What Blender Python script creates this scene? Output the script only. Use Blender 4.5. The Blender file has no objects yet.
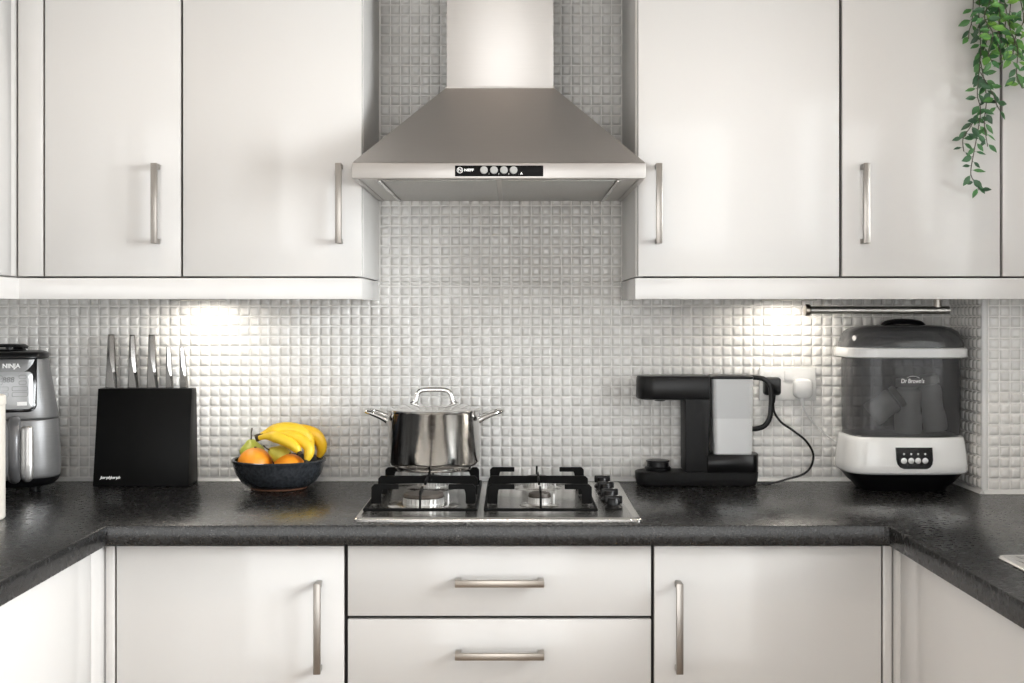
import bpy, bmesh, math, random
import numpy as np
from mathutils import Vector, Matrix

R = random.Random(7)
C = bpy.context.scene.collection
PI = math.pi
D0 = 3.0          # camera distance from the tiled wall
F = 1245.0        # focal length in pixels (1024 wide frame)
CZ = 1.32         # camera height
WT = 0.9125       # worktop height

def ppm(d): return F / (D0 - d)
def P(px, py, d):
    k = ppm(d)
    return Vector(((px - 512) / k, -d, CZ + (312 - py) / k))
def X(px, d): return (px - 512) / ppm(d)
def Z(py, d): return CZ + (312 - py) / ppm(d)

# ------------------------------------------------------------------ materials
def new_mat(name):
    m = bpy.data.materials.new(name); m.use_nodes = True
    nt = m.node_tree; nt.nodes.clear()
    out = nt.nodes.new('ShaderNodeOutputMaterial')
    b = nt.nodes.new('ShaderNodeBsdfPrincipled')
    nt.links.new(b.outputs[0], out.inputs[0])
    return m, nt, b, out

def node(nt, t, **kw):
    n = nt.nodes.new(t)
    for k, v in kw.items():
        if k in n.inputs: n.inputs[k].default_value = v
        else: setattr(n, k, v)
    return n

def mat(name, col, rough=.5, metal=0., spec=.5, coat=0., vary=.03, scale=30., stretch=(1, 1, 1), bump=0., bscale=None, trans=0., rvary=0.):
    """Principled material with a procedural variation of colour, roughness and a fine bump."""
    m, nt, b, out = new_mat(name)
    b.inputs['Roughness'].default_value = rough
    b.inputs['Metallic'].default_value = metal
    b.inputs['Specular IOR Level'].default_value = spec
    b.inputs['Coat Weight'].default_value = coat
    b.inputs['Transmission Weight'].default_value = trans
    tc = node(nt, 'ShaderNodeTexCoord')
    mp = node(nt, 'ShaderNodeMapping'); mp.inputs['Scale'].default_value = stretch
    nt.links.new(tc.outputs['Object'], mp.inputs[0])
    nz = node(nt, 'ShaderNodeTexNoise', Scale=scale, Detail=4.0)
    nt.links.new(mp.outputs[0], nz.inputs['Vector'])
    mx = node(nt, 'ShaderNodeMix', data_type='RGBA')
    a = [max(0, c * (1 - vary)) for c in col]; e = [min(1, c * (1 + vary)) for c in col]
    mx.inputs[6].default_value = (*a, 1); mx.inputs[7].default_value = (*e, 1)
    nt.links.new(nz.outputs['Fac'], mx.inputs[0])
    nt.links.new(mx.outputs[2], b.inputs['Base Color'])
    if rvary:
        mr = node(nt, 'ShaderNodeMapRange')
        mr.inputs[3].default_value = max(.01, rough - rvary); mr.inputs[4].default_value = rough + rvary
        nt.links.new(nz.outputs['Fac'], mr.inputs[0]); nt.links.new(mr.outputs[0], b.inputs['Roughness'])
    if bump:
        n2 = nz
        if bscale:
            n2 = node(nt, 'ShaderNodeTexNoise', Scale=bscale, Detail=3.0)
            nt.links.new(mp.outputs[0], n2.inputs['Vector'])
        bp = node(nt, 'ShaderNodeBump', Strength=bump, Distance=.002)
        nt.links.new(n2.outputs['Fac'], bp.inputs['Height']); nt.links.new(bp.outputs[0], b.inputs['Normal'])
    return m

def mat_emit(name, col, strength):
    m, nt, b, out = new_mat(name)
    b.inputs['Base Color'].default_value = (*col, 1)
    b.inputs['Emission Color'].default_value = (*col, 1)
    b.inputs['Emission Strength'].default_value = strength
    return m

def mat_glass(name, tint, rough, body=.0, bodycol=(.1, .1, .1)):
    """Thin see-through plastic: tinted transparency under a glossy skin, with some body colour."""
    m, nt, b, out = new_mat(name)
    b.inputs['Base Color'].default_value = (*bodycol, 1); b.inputs['Roughness'].default_value = rough
    tr = node(nt, 'ShaderNodeBsdfTransparent'); tr.inputs[0].default_value = (*tint, 1)
    fr = node(nt, 'ShaderNodeFresnel', IOR=1.45)
    mr = node(nt, 'ShaderNodeMapRange'); mr.inputs[3].default_value = body; mr.inputs[4].default_value = 1
    nt.links.new(fr.outputs[0], mr.inputs[0])
    mx = node(nt, 'ShaderNodeMixShader')
    nt.links.new(mr.outputs[0], mx.inputs[0]); nt.links.new(tr.outputs[0], mx.inputs[1]); nt.links.new(b.outputs[0], mx.inputs[2])
    nt.links.new(mx.outputs[0], out.inputs[0])
    return m

def mat_worktop():
    m, nt, b, out = new_mat('dark_granite_laminate')
    tc = node(nt, 'ShaderNodeTexCoord')
    n1 = node(nt, 'ShaderNodeTexNoise', Scale=430., Detail=2.0)
    n2 = node(nt, 'ShaderNodeTexNoise', Scale=14., Detail=4.0)
    nt.links.new(tc.outputs['Object'], n1.inputs['Vector']); nt.links.new(tc.outputs['Object'], n2.inputs['Vector'])
    cr = node(nt, 'ShaderNodeValToRGB')
    cr.color_ramp.elements[0].position = .38; cr.color_ramp.elements[0].color = (.004, .004, .0045, 1)
    cr.color_ramp.elements[1].position = .72; cr.color_ramp.elements[1].color = (.028, .0275, .027, 1)
    n3 = node(nt, 'ShaderNodeTexNoise', Scale=95., Detail=1.0); nt.links.new(tc.outputs['Object'], n3.inputs['Vector'])
    av = node(nt, 'ShaderNodeMath', operation='MULTIPLY_ADD'); av.inputs[1].default_value = .18
    sb = node(nt, 'ShaderNodeMath', operation='SUBTRACT'); sb.inputs[1].default_value = .5
    nt.links.new(n3.outputs['Fac'], sb.inputs[0]); nt.links.new(sb.outputs[0], av.inputs[0]); nt.links.new(n1.outputs['Fac'], av.inputs[2])
    nt.links.new(av.outputs[0], cr.inputs[0]); nt.links.new(cr.outputs[0], b.inputs['Base Color'])
    mr = node(nt, 'ShaderNodeMapRange'); mr.inputs[1].default_value = .35; mr.inputs[2].default_value = .65
    mr.inputs[3].default_value = .23; mr.inputs[4].default_value = .29
    nt.links.new(n3.outputs['Fac'], mr.inputs[0]); nt.links.new(mr.outputs[0], b.inputs['Roughness'])
    return m

def mat_tile():
    m, nt, b, out = new_mat('pearl_glass_mosaic')
    at = node(nt, 'ShaderNodeAttribute', attribute_name='tone')
    tc = node(nt, 'ShaderNodeTexCoord')
    nz = node(nt, 'ShaderNodeTexNoise', Scale=160., Detail=3.0)
    nt.links.new(tc.outputs['Object'], nz.inputs['Vector'])
    ad = node(nt, 'ShaderNodeMath', operation='MULTIPLY_ADD'); ad.inputs[1].default_value = .35
    nt.links.new(nz.outputs['Fac'], ad.inputs[0]); nt.links.new(at.outputs['Fac'], ad.inputs[2])
    cr = node(nt, 'ShaderNodeValToRGB')
    cr.color_ramp.elements[0].position = .1; cr.color_ramp.elements[0].color = (.75, .735, .71, 1)
    cr.color_ramp.elements[1].position = 1.2; cr.color_ramp.elements[1].color = (.86, .845, .82, 1)
    nt.links.new(ad.outputs[0], cr.inputs[0]); nt.links.new(cr.outputs[0], b.inputs['Base Color'])
    b.inputs['Roughness'].default_value = .17
    b.inputs['Specular IOR Level'].default_value = .6
    n2 = node(nt, 'ShaderNodeTexNoise', Scale=70., Detail=1.0); nt.links.new(tc.outputs['Object'], n2.inputs['Vector'])
    bp = node(nt, 'ShaderNodeBump', Strength=.22, Distance=.003)
    nt.links.new(n2.outputs['Fac'], bp.inputs['Height']); nt.links.new(bp.outputs[0], b.inputs['Normal'])
    return m

def mat_leaf():
    m, nt, b, out = new_mat('ivy_leaf')
    at = node(nt, 'ShaderNodeAttribute', attribute_name='tone')
    cr = node(nt, 'ShaderNodeValToRGB'); e = cr.color_ramp.elements
    e[0].position = 0; e[0].color = (.012, .045, .022, 1)
    e[1].position = 1; e[1].color = (.20, .38, .045, 1)
    k = e.new(.45); k.color = (.03, .115, .035, 1)
    k = e.new(.75); k.color = (.075, .22, .045, 1)
    nt.links.new(at.outputs['Fac'], cr.inputs[0]); nt.links.new(cr.outputs[0], b.inputs['Base Color'])
    b.inputs['Roughness'].default_value = .42
    return m

M = {}
M['plaster'] = mat('white_plaster', (.88, .87, .85), .7, vary=.02, scale=8)
M['floor'] = mat('oak_floor', (.42, .33, .25), .45, vary=.25, scale=6, stretch=(1, 12, 1))
M['grout'] = mat('pale_grout', (.90, .885, .86), .65, vary=.06, scale=90)
M['tile'] = mat_tile()
M['door'] = mat('gloss_white_acrylic', (.675, .660, .645), .11, spec=.40, vary=.006, scale=3)
M['panel'] = mat('white_panel', (.65, .635, .615), .3, vary=.01, scale=4)
M['carcass'] = mat('carcass_gap_shade', (.035, .032, .03), .7, vary=.1)  # dark colour paints in the shade of the door gaps; carcass itself is white
M['worktop'] = mat_worktop()
M['nickel'] = mat('brushed_nickel', (.36, .335, .31), .30, 1., vary=.10, scale=40, stretch=(30, 30, 1), bump=.05)
M['nickel_h'] = mat('brushed_nickel_across', (.40, .36, .32), .30, 1., vary=.10, scale=40, stretch=(1, 30, 30), bump=.05)
M['hood'] = mat('brushed_steel_hood', (.50, .475, .455), .38, 1., vary=.05, scale=18, stretch=(1, 1, 40), bump=.03, rvary=.05)
M['filter'] = mat('filter_mesh', (.45, .44, .42), .5, .8, vary=.2, scale=300)
M['steel'] = mat('polished_steel', (.66, .65, .64), .10, 1., vary=.04, scale=25, stretch=(1, 1, 12), rvary=.04)
M['knife'] = mat('knife_steel', (.27, .26, .25), .24, 1., vary=.05, scale=30, stretch=(20, 20, 1))
M['mirror'] = mat('mirror_steel', (.74, .73, .72), .05, 1., vary=.02, scale=20)
M['potsteel'] = mat('turned_pot_steel', (.74, .73, .72), .07, 1., vary=.03, scale=900, stretch=(.004, .004, 1), bump=.09)
M['hob'] = mat('hob_steel', (.66, .645, .62), .22, 1., vary=.05, scale=40, stretch=(1, 20, 1), rvary=.05)
M['iron'] = mat('cast_iron', (.004, .004, .004), .55, spec=.10, vary=.2, scale=200, bump=.1)
M['satin'] = mat('satin_steel', (.55, .53, .50), .38, 1., vary=.06, scale=40, stretch=(1, 30, 30))
M['cap'] = mat('burner_cap', (.06, .05, .042), .45, .3, vary=.3, scale=60)
M['alu'] = mat('cast_aluminium', (.72, .71, .70), .35, .9, vary=.08, scale=90)
M['black'] = mat('black_plastic', (.005, .005, .0055), .30, spec=.3, vary=.1, scale=60)
M['blackgloss'] = mat('black_gloss', (.008, .008, .009), .12, vary=.1, scale=30)
M['blackmatt'] = mat('black_matt', (.010, .010, .0105), .5, spec=.25, vary=.12, scale=200, bump=.03)
M['block'] = mat('black_block', (.003, .003, .003), .42, spec=.12, vary=.2, scale=100)
M['white'] = mat('white_plastic', (.76, .755, .745), .22, vary=.01, scale=10)
M['whitegloss'] = mat('white_gloss_plastic', (.90, .90, .89), .05, vary=.01, scale=10)
M['ink'] = mat('white_print', (.85, .85, .84), .5, vary=.01)
M['greyplastic'] = mat('grey_button', (.33, .33, .32), .35, vary=.03)
M['fryer'] = mat('grey_brushed_shell', (.22, .22, .222), .42, .5, vary=.10, scale=30, stretch=(1, 1, 14), bump=.03)
M['fryergrip'] = mat('grey_grip', (.16, .16, .165), .35, .4, vary=.05)
M['display'] = mat('grey_display', (.42, .425, .43), .25, .2, vary=.10, scale=50)
M['displayline'] = mat('display_line', (.16, .165, .17), .4, vary=.03)
M['cream'] = mat('cream_enamel', (.78, .74, .67), .4, vary=.02)
M['tank'] = mat('frosted_tank', (.66, .665, .67), .30, vary=.02, scale=8)
M['water'] = mat('frosted_tank_water', (.80, .805, .81), .28, vary=.02, scale=8)
M['smoke'] = mat_glass('smoked_shell', (.62, .62, .63), .10, .40, (.12, .12, .123))
M['clear'] = mat_glass('window_glass', (.97, .98, .98), .02, .02, (.9, .9, .9))
M['bottle'] = mat('milky_plastic', (.62, .62, .61), .35, vary=.05, trans=.0)
M['orange'] = mat('orange_peel', (.93, .33, .015), .42, vary=.08, scale=40, bump=.35, bscale=260)
M['pear'] = mat('pear_skin', (.62, .55, .07), .4, vary=.25, scale=45)
M['apple'] = mat('green_pear_skin', (.55, .60, .08), .4, vary=.18, scale=45)
M['banana'] = mat('banana_skin', (.90, .60, .035), .42, vary=.10, scale=45)
M['bananadeep'] = mat('ripe_banana_skin', (.86, .50, .02), .45, vary=.16, scale=45)
M['stem'] = mat('dark_stem', (.045, .03, .015), .7, vary=.3)
M['bowl'] = mat('dark_glazed_ceramic', (.03, .033, .038), .22, spec=.4, vary=.95, scale=150, bump=.1)
M['terra'] = mat('bare_clay', (.20, .09, .05), .7, vary=.15)
M['vine'] = mat('vine_stem', (.06, .05, .035), .7, vary=.2)
M['leaf'] = mat_leaf()
M['pot'] = mat('grey_pot', (.45, .44, .42), .6, vary=.1)
M['lens'] = mat_emit('lamp_lens', (1, .93, .82), 9)
M['glowcase'] = mat('lamp_case', (.55, .53, .5), .4, .5, vary=.05)
M['shutter'] = mat('shutter_paint', (.83, .82, .80), .4, vary=.01)

# ------------------------------------------------------------------ mesh building
ORG = {}

class MB:
    def __init__(self): self.bm = bmesh.new()
    def _merge(self, b, mtx=None):
        if mtx is not None: bmesh.ops.transform(b, matrix=mtx, verts=b.verts)
        me = bpy.data.meshes.new('t'); b.to_mesh(me); b.free()
        self.bm.from_mesh(me); bpy.data.meshes.remove(me)
        return self
    def box(self, a, b, bev=0., seg=2, mtx=None):
        """axis-aligned box between two corners with rounded edges"""
        lo = [min(p, q) for p, q in zip(a, b)]; hi = [max(p, q) for p, q in zip(a, b)]
        t = bmesh.new(); bmesh.ops.create_cube(t, size=1)
        for v in t.verts: v.co = Vector([lo[i] + (v.co[i] + .5) * (hi[i] - lo[i]) for i in range(3)])
        if bev: bmesh.ops.bevel(t, geom=t.edges[:], offset=bev, segments=seg, profile=.5, affect='EDGES')
        return self._merge(t, mtx)
    def prism(self, pts, a, b, axis='z', bev=0., seg=2, mtx=None):
        """a 2-D outline extruded from a to b along an axis: z -> (x,y), y -> (x,z), x -> (y,z)"""
        t = bmesh.new()
        def p3(p, h): return {'z': (p[0], p[1], h), 'y': (p[0], h, p[1]), 'x': (h, p[0], p[1])}[axis]
        lo = [t.verts.new(p3(p, a)) for p in pts]; hi = [t.verts.new(p3(p, b)) for p in pts]
        n = len(pts)
        t.faces.new(lo); t.faces.new(hi)
        for i in range(n): t.faces.new((lo[i], lo[(i + 1) % n], hi[(i + 1) % n], hi[i]))
        bmesh.ops.recalc_face_normals(t, faces=t.faces)
        if bev: bmesh.ops.bevel(t, geom=t.edges[:], offset=bev, segments=seg, profile=.5, affect='EDGES')
        return self._merge(t, mtx)
    def lathe(self, prof, c, seg=48, axis='z', mtx=None):
        """profile of (radius, height) turned about an axis through c"""
        t = bmesh.new(); rows = []
        for r, h in prof:
            if r < 1e-6: rows.append([t.verts.new(self._ax(0, 0, h, axis))]); continue
            rows.append([t.verts.new(self._ax(r * math.cos(2 * PI * i / seg), r * math.sin(2 * PI * i / seg), h, axis)) for i in range(seg)])
        for A, B in zip(rows, rows[1:]):
            for i in range(seg):
                j = (i + 1) % seg
                if len(A) == 1 and len(B) == 1: continue
                if len(A) == 1: t.faces.new((A[0], B[i], B[j]))
                elif len(B) == 1: t.faces.new((A[i], A[j], B[0]))
                else: t.faces.new((A[i], A[j], B[j], B[i]))
        bmesh.ops.recalc_face_normals(t, faces=t.faces)
        for v in t.verts: v.co += Vector(c)
        return self._merge(t, mtx)
    @staticmethod
    def _ax(x, y, h, axis):
        return {'z': (x, y, h), 'y': (x, h, y), 'x': (h, x, y)}[axis]
    def tube(self, path, rad, seg=10, flat=1., smooth=0, closed=False, up=None):
        """a swept tube; rad is one radius or one per point, flat squeezes it sideways"""
        pts = [Vector(p) for p in path]
        rr = list(rad) if hasattr(rad, '__len__') else [rad] * len(pts)
        if smooth and len(pts) > 2:
            q, s = [], []
            n = len(pts)
            for i in range(n if closed else n - 1):
                g = lambda k: (pts[k % n] if closed else pts[min(max(k, 0), n - 1)])
                p0, p1, p2, p3 = g(i - 1), g(i), g(i + 1), g(i + 2)
                for k in range(smooth):
                    u = k / smooth
                    q.append(.5 * ((2 * p1) + (p2 - p0) * u + (2 * p0 - 5 * p1 + 4 * p2 - p3) * u * u + (3 * p1 - p0 - 3 * p2 + p3) * u ** 3))
                    s.append(rr[i] * (1 - u) + rr[(i + 1) % n] * u)
            if not closed: q.append(pts[-1]); s.append(rr[-1])
            pts, rr = q, s
        t = bmesh.new(); rows = []; n = len(pts)
        prev = None
        for i, p in enumerate(pts):
            a = pts[i - 1] if (i or closed) else p; b = pts[(i + 1) % n] if (i < n - 1 or closed) else p
            d = (b - a).normalized()
            if prev is None:
                u = Vector(up) if up else (Vector((0, 0, 1)) if abs(d.z) < .9 else Vector((1, 0, 0)))
            else: u = prev
            u = (u - d * u.dot(d)).normalized(); prev = u; w = d.cross(u)
            rows.append([t.verts.new(p + rr[i] * (u * math.cos(2 * PI * k / seg) + w * flat * math.sin(2 * PI * k / seg))) for k in range(seg)])
        m = n if closed else n - 1
        for i in range(m):
            A, B = rows[i], rows[(i + 1) % n]
            for k in range(seg):
                j = (k + 1) % seg
                t.faces.new((A[k], A[j], B[j], B[k]))
        if not closed: t.faces.new(rows[0][::-1]); t.faces.new(rows[-1])
        bmesh.ops.recalc_face_normals(t, faces=t.faces)
        return self._merge(t)
    def loft(self, rings, cap=True):
        """closed rings of equal length joined one to the next"""
        t = bmesh.new()
        rows = [[t.verts.new(p) for p in r] for r in rings]
        n = len(rows[0])
        for A, B in zip(rows, rows[1:]):
            for k in range(n):
                j = (k + 1) % n
                t.faces.new((A[k], A[j], B[j], B[k]))
        if cap: t.faces.new(rows[0][::-1]); t.faces.new(rows[-1])
        bmesh.ops.recalc_face_normals(t, faces=t.faces)
        return self._merge(t)
    def ball(self, c, r, sx=1, sy=1, sz=1, seg=32, mtx=None):
        t = bmesh.new(); bmesh.ops.create_uvsphere(t, u_segments=seg, v_segments=seg // 2, radius=1)
        mm = Matrix.Translation(c) @ (mtx or Matrix()) @ Matrix.Diagonal((r * sx, r * sy, r * sz, 1))
        return self._merge(t, mm)
    def build(self, name, material, parent=None, ang=35):
        me = bpy.data.meshes.new(name); self.bm.to_mesh(me); self.bm.free()
        o = bpy.data.objects.new(name, me); C.objects.link(o)
        for mt in (material if isinstance(material, (list, tuple)) else [material]): me.materials.append(mt)
        finish(o, parent, ang)
        return o

def finish(o, parent, ang=35):
    me = o.data
    for p in me.polygons: p.use_smooth = True
    me.set_sharp_from_angle(angle=math.radians(ang))
    if parent is not None:
        off = ORG.get(parent.name, Vector((0, 0, 0)))
        me.transform(Matrix.Translation(-off)); o.parent = parent
        ORG[o.name] = off

def thing(name, label, cat, loc, group=None):
    o = bpy.data.objects.new(name, None); C.objects.link(o)
    o.location = loc; o.empty_display_size = .05
    ORG[o.name] = Vector(loc)
    o['label'] = label; o['category'] = cat
    if group: o['group'] = group
    return o
def tag(o, label, cat, group=None):
    o['label'] = label; o['category'] = cat
    if group: o['group'] = group
    return o
def struct(o): o['kind'] = 'structure'; return o

def text(name, body, size, mtx, material, parent, bold=0., shear=0., xs=1., align='CENTER', thick=.0004):
    cu = bpy.data.curves.new(name, 'FONT'); cu.body = body; cu.size = size
    cu.align_x = align; cu.align_y = 'CENTER'; cu.extrude = thick; cu.offset = bold; cu.shear = shear
    o = bpy.data.objects.new(name, cu); C.objects.link(o)
    dg = bpy.context.evaluated_depsgraph_get()
    me = bpy.data.meshes.new_from_object(o.evaluated_get(dg))
    bpy.data.objects.remove(o); bpy.data.curves.remove(cu)
    me.transform(mtx @ Matrix.Diagonal((xs, 1, 1, 1)))
    me.name = name; me.materials.clear(); me.materials.append(material)
    q = bpy.data.objects.new(name, me); C.objects.link(q)
    finish(q, parent, 30)
    return q
FACE = Matrix.Rotation(PI / 2, 4, 'X')      # text that faces the camera side (-Y)
def at(x, y, z): return Matrix.Translation((x, y, z))

def rrect(x0, x1, y0, y1, r, n=6, corners=(1, 1, 1, 1)):
    """rounded rectangle outline, corners bl br tr tl"""
    out = []
    for k, (cx, cy, a0) in enumerate(((x0 + r, y0 + r, PI), (x1 - r, y0 + r, 1.5 * PI), (x1 - r, y1 - r, 0), (x0 + r, y1 - r, .5 * PI))):
        if not corners[k]:
            out.append(((x0, y0), (x1, y0), (x1, y1), (x0, y1))[k]); continue
        for i in range(n + 1):
            a = a0 + .5 * PI * i / n
            out.append((cx + r * math.cos(a), cy + r * math.sin(a)))
    return out
def sring(cx, cy, a, b, z, n=4., seg=64):
    """superellipse ring"""
    o = []
    for i in range(seg):
        t = 2 * PI * i / seg; c, s = math.cos(t), math.sin(t)
        o.append((cx + a * math.copysign(abs(c) ** (2 / n), c), cy + b * math.copysign(abs(s) ** (2 / n), s), z))
    return o

# ------------------------------------------------------------------ the room
LW, RW, REAR, CEIL = -1.39, 1.335, -5.4, 2.42
struct(MB().box((LW - .1, .1, -.06), (RW + .1, REAR - .1, 0)).build('floor', M['floor']))
struct(MB().box((LW - .1, .1, CEIL), (RW + .1, REAR - .1, CEIL + .06)).build('ceiling', M['plaster']))
struct(MB().box((LW - .1, .1, 0), (LW, REAR - .1, CEIL)).build('wall_left', M['plaster']))
WD0, WD1, WZ0, WZ1 = .82, 2.02, 1.06, 2.08          # window over the sink
m = MB()
m.box((RW, .1, 0), (RW + .1, REAR - .1, WZ0)); m.box((RW, .1, WZ1), (RW + .1, REAR - .1, CEIL))
m.box((RW, .1, WZ0), (RW + .1, -WD0, WZ1)); m.box((RW, -WD1, WZ0), (RW + .1, REAR - .1, WZ1))
struct(m.build('wall_right', M['plaster']))
PX0, PX1, PZ1 = -1.33, 1.275, 2.34                     # rear opening behind the camera, added for frontal fill
m = MB()
m.box((LW, REAR, 0), (PX0, REAR - .1, CEIL)); m.box((PX1, REAR, 0), (RW, REAR - .1, CEIL)); m.box((PX0, REAR, PZ1), (PX1, REAR - .1, CEIL))
struct(m.build('wall_rear', M['plaster']))

# tiled wall: real pillowed tiles set in grout
PITCH, TS = .0242, .0214
def tile_patch(u0, u1, v0, v1, put, seed, ph=(0, 0), us=(0, .05, .14, .28, .72, .86, .95, 1)):
    """tiles over a rectangle; put(u, v, h) gives a point; returns verts, faces, tones"""
    rr = random.Random(seed)
    V, Fc, T = [], [], []
    n = len(us)
    i0, i1 = math.floor((u0 - ph[0]) / PITCH), math.ceil((u1 - ph[0]) / PITCH)
    j0, j1 = math.floor((v0 - ph[1]) / PITCH), math.ceil((v1 - ph[1]) / PITCH)
    for i in range(i0, i1):
        for j in range(j0, j1):
            a, b = ph[0] + i * PITCH + .0014, ph[1] + j * PITCH + .0014
            aa, bb = max(a, u0), max(b, v0); ae, be = min(a + TS, u1), min(b + TS, v1)
            if ae - aa < .004 or be - bb < .004: continue
            tone = rr.random(); tx, ty = rr.uniform(-.03, .03), rr.uniform(-.03, .03); th = .0054 + rr.uniform(-.0003, .0003)
            base = len(V)
            for p in us:
                for q in us:
                    e = min(p, 1 - p, .28) / .28; f = min(q, 1 - q, .28) / .28
                    h = th * (1 - (1 - e) ** 2.2) ** .6 * (1 - (1 - f) ** 2.2) ** .6 if e > 0 and f > 0 else 0
                    u, v = aa + p * (ae - aa), bb + q * (be - bb)
                    if h > 0: h += (p - .5) * TS * tx + (q - .5) * TS * ty
                    V.append(put(u, v, h)); T.append(tone)
            for p in range(n - 1):
                for q in range(n - 1):
                    k = base + p * n + q
                    Fc.append((k, k + n, k + n + 1, k + 1))
    return V, Fc, T
def tiled(name, base_faces, patches):
    V, Fc, T, mi = [], [], [], []
    for quad in base_faces:
        b = len(V); V += quad; T += [0] * len(quad); Fc.append(tuple(range(b, b + len(quad)))); mi.append(0)
    for v, f, t in patches:
        b = len(V); V += v; T += t; Fc += [tuple(b + k for k in q) for q in f]; mi += [1] * len(f)
    me = bpy.data.meshes.new(name); me.from_pydata([tuple(p) for p in V], [], Fc)
    me.materials.append(M['grout']); me.materials.append(M['tile'])
    me.polygons.foreach_set('material_index', mi)
    at_ = me.attributes.new('tone', 'FLOAT', 'POINT'); at_.data.foreach_set('value', T)
    o = bpy.data.objects.new(name, me); C.objects.link(o)
    for p in me.polygons: p.use_smooth = True
    me.update()
    return struct(o)
def boxfaces(lo, hi):
    x0, y0, z0 = lo; x1, y1, z1 = hi
    return [[(x0, y0, z0), (x1, y0, z0), (x1, y0, z1), (x0, y0, z1)], [(x1, y1, z0), (x0, y1, z0), (x0, y1, z1), (x1, y1, z1)],
            [(x0, y1, z0), (x0, y0, z0), (x0, y0, z1), (x0, y1, z1)], [(x1, y0, z0), (x1, y1, z0), (x1, y1, z1), (x1, y0, z1)],
            [(x0, y0, z1), (x1, y0, z1), (x1, y1, z1), (x0, y1, z1)], [(x0, y1, z0), (x1, y1, z0), (x1, y0, z0), (x0, y0, z0)]]
GX0, GX1 = -.3205, .2655          # gap between the wall cabinets
CX, CD, CTOP = 1.055, .212, 1.389   # boxed-in corner
PH = (X(501, 0), WT + .010)
putb = lambda u, v, h: (u, -h, v)
tiled('wall_back', boxfaces((LW, 0, 0), (RW, .1, CEIL)), [
    tile_patch(LW, CX, WT + .010, 1.392, putb, 1, PH),
    tile_patch(GX0 + .001, GX1 - .001, 1.3925, CEIL - .03, putb, 2, PH)])
tiled('wall_boxing', boxfaces((CX + .0, -CD, WT), (RW, -.0005, CTOP)), [
    tile_patch(CX + .012, RW, WT + .010, CTOP - .002, lambda u, v, h: (u, -CD - h, v), 3, (CX + .012, PH[1])),
    tile_patch(.008, CD - .01, WT + .010, CTOP - .002, lambda u, v, h: (CX - h, -u, v), 4, (.008, PH[1]))])
# white sealant bead along the worktop and the corner bead
m = MB()
def bead(a, b, nx, ny):
    r = .0085; k = [(0, 0), (0, r), (r * .55, r * .6), (r, 0)]
    A, B = Vector(a), Vector(b)
    m.loft([[A + Vector((nx * p, ny * p, q)) for p, q in k], [B + Vector((nx * p, ny * p, q)) for p, q in k]])
bead((LW, -.0005, WT + .0005), (CX - .002, -.0005, WT + .0005), 0, -1)
bead((CX - .0005, -.002, WT + .0005), (CX - .0005, -CD - .001, WT + .0005), -1, 0)
bead((CX, -CD - .0005, WT + .0005), (RW, -CD - .0005, WT + .0005), 0, -1)
struct(m.build('trim_1', M['white']))
struct(MB().tube([(CX + .004, -CD + .004, WT + .009), (CX + .004, -CD + .004, CTOP - .001)], .0075, 12).build('trim_2', M['white']))

# ------------------------------------------------------------------ sink window, added rear glazing and what hangs in them
def window(name, lo, hi, axis, bars):
    m = MB(); x0, y0, z0 = lo; x1, y1, z1 = hi; t = .05
    if axis == 'x':
        m.box((x0, y0, z0), (x1, y0 + t, z1)); m.box((x0, y1 - t, z0), (x1, y1, z1)); m.box((x0, y0, z0), (x1, y1, z0 + t)); m.box((x0, y0, z1 - t), (x1, y1, z1))
        for k in range(1, bars): yy = y0 + (y1 - y0) * k / bars; m.box((x0, yy - t / 2, z0), (x1, yy + t / 2, z1))
    else:
        m.box((x0, y0, z0), (x0 + t, y1, z1)); m.box((x1 - t, y0, z0), (x1, y1, z1)); m.box((x0, y0, z0), (x1, y1, z0 + t)); m.box((x0, y0, z1 - t), (x1, y1, z1))
        for k in range(1, bars): xx = x0 + (x1 - x0) * k / bars; m.box((xx - t / 2, y0, z0), (xx + t / 2, y1, z1))
    o = struct(m.build(name, M['shutter']))
    g = MB()
    if axis == 'x': g.box(((x0 + x1) / 2 - .002, y0 + .02, z0 + .02), ((x0 + x1) / 2 + .002, y1 - .02, z1 - .02))
    else: g.box((x0 + .02, (y0 + y1) / 2 - .002, z0 + .02), (x1 - .02, (y0 + y1) / 2 + .002, z1 - .02))
    g.build('pane', M['clear'], o)
    return o
window('window_1', (RW + .05, -WD1, WZ0), (RW + .095, -WD0, WZ1), 'x', 2)
window('added_rear_glazing', (PX0, REAR - .07, 0), (PX1, REAR - .02, PZ1), 'y', 2)  # unseen glazing, added full width so the fill reflects evenly
t = thing('window_shutter', 'white slatted shutter fitted inside the window over the sink', 'shutter', (RW + .02, -WD0, WZ0))
m = MB(); s0, s1 = RW + .004, RW + .034
ymid = -(WD0 + WD1) / 2
for y0 in (-WD1 + .001, ymid - .02, -WD0 - .041): m.box((s0, y0, WZ0 + .001), (s1, y0 + .04, WZ1 - .001))
m.box((s0, -WD1 + .041, WZ0 + .001), (s1, -WD0 - .041, WZ0 + .05)); m.box((s0, -WD1 + .041, WZ1 - .05), (s1, -WD0 - .041, WZ1 - .001))
m.build('shutter_frame', M['shutter'], t)
nz = 14
for y0, y1 in ((-WD1 + .042, ymid - .021), (ymid + .021, -WD0 - .042)):
    for k in range(nz):
        zz = WZ0 + .085 + k * (WZ1 - WZ0 - .17) / (nz - 1)
        mt = at(RW + .019, 0, zz) @ Matrix.Rotation(math.radians(-12), 4, 'Y')
        MB().box((-.030, y0, -.004), (.030, y1, .004), .003, 2, mt).build('louvre', M['shutter'], t)

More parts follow.
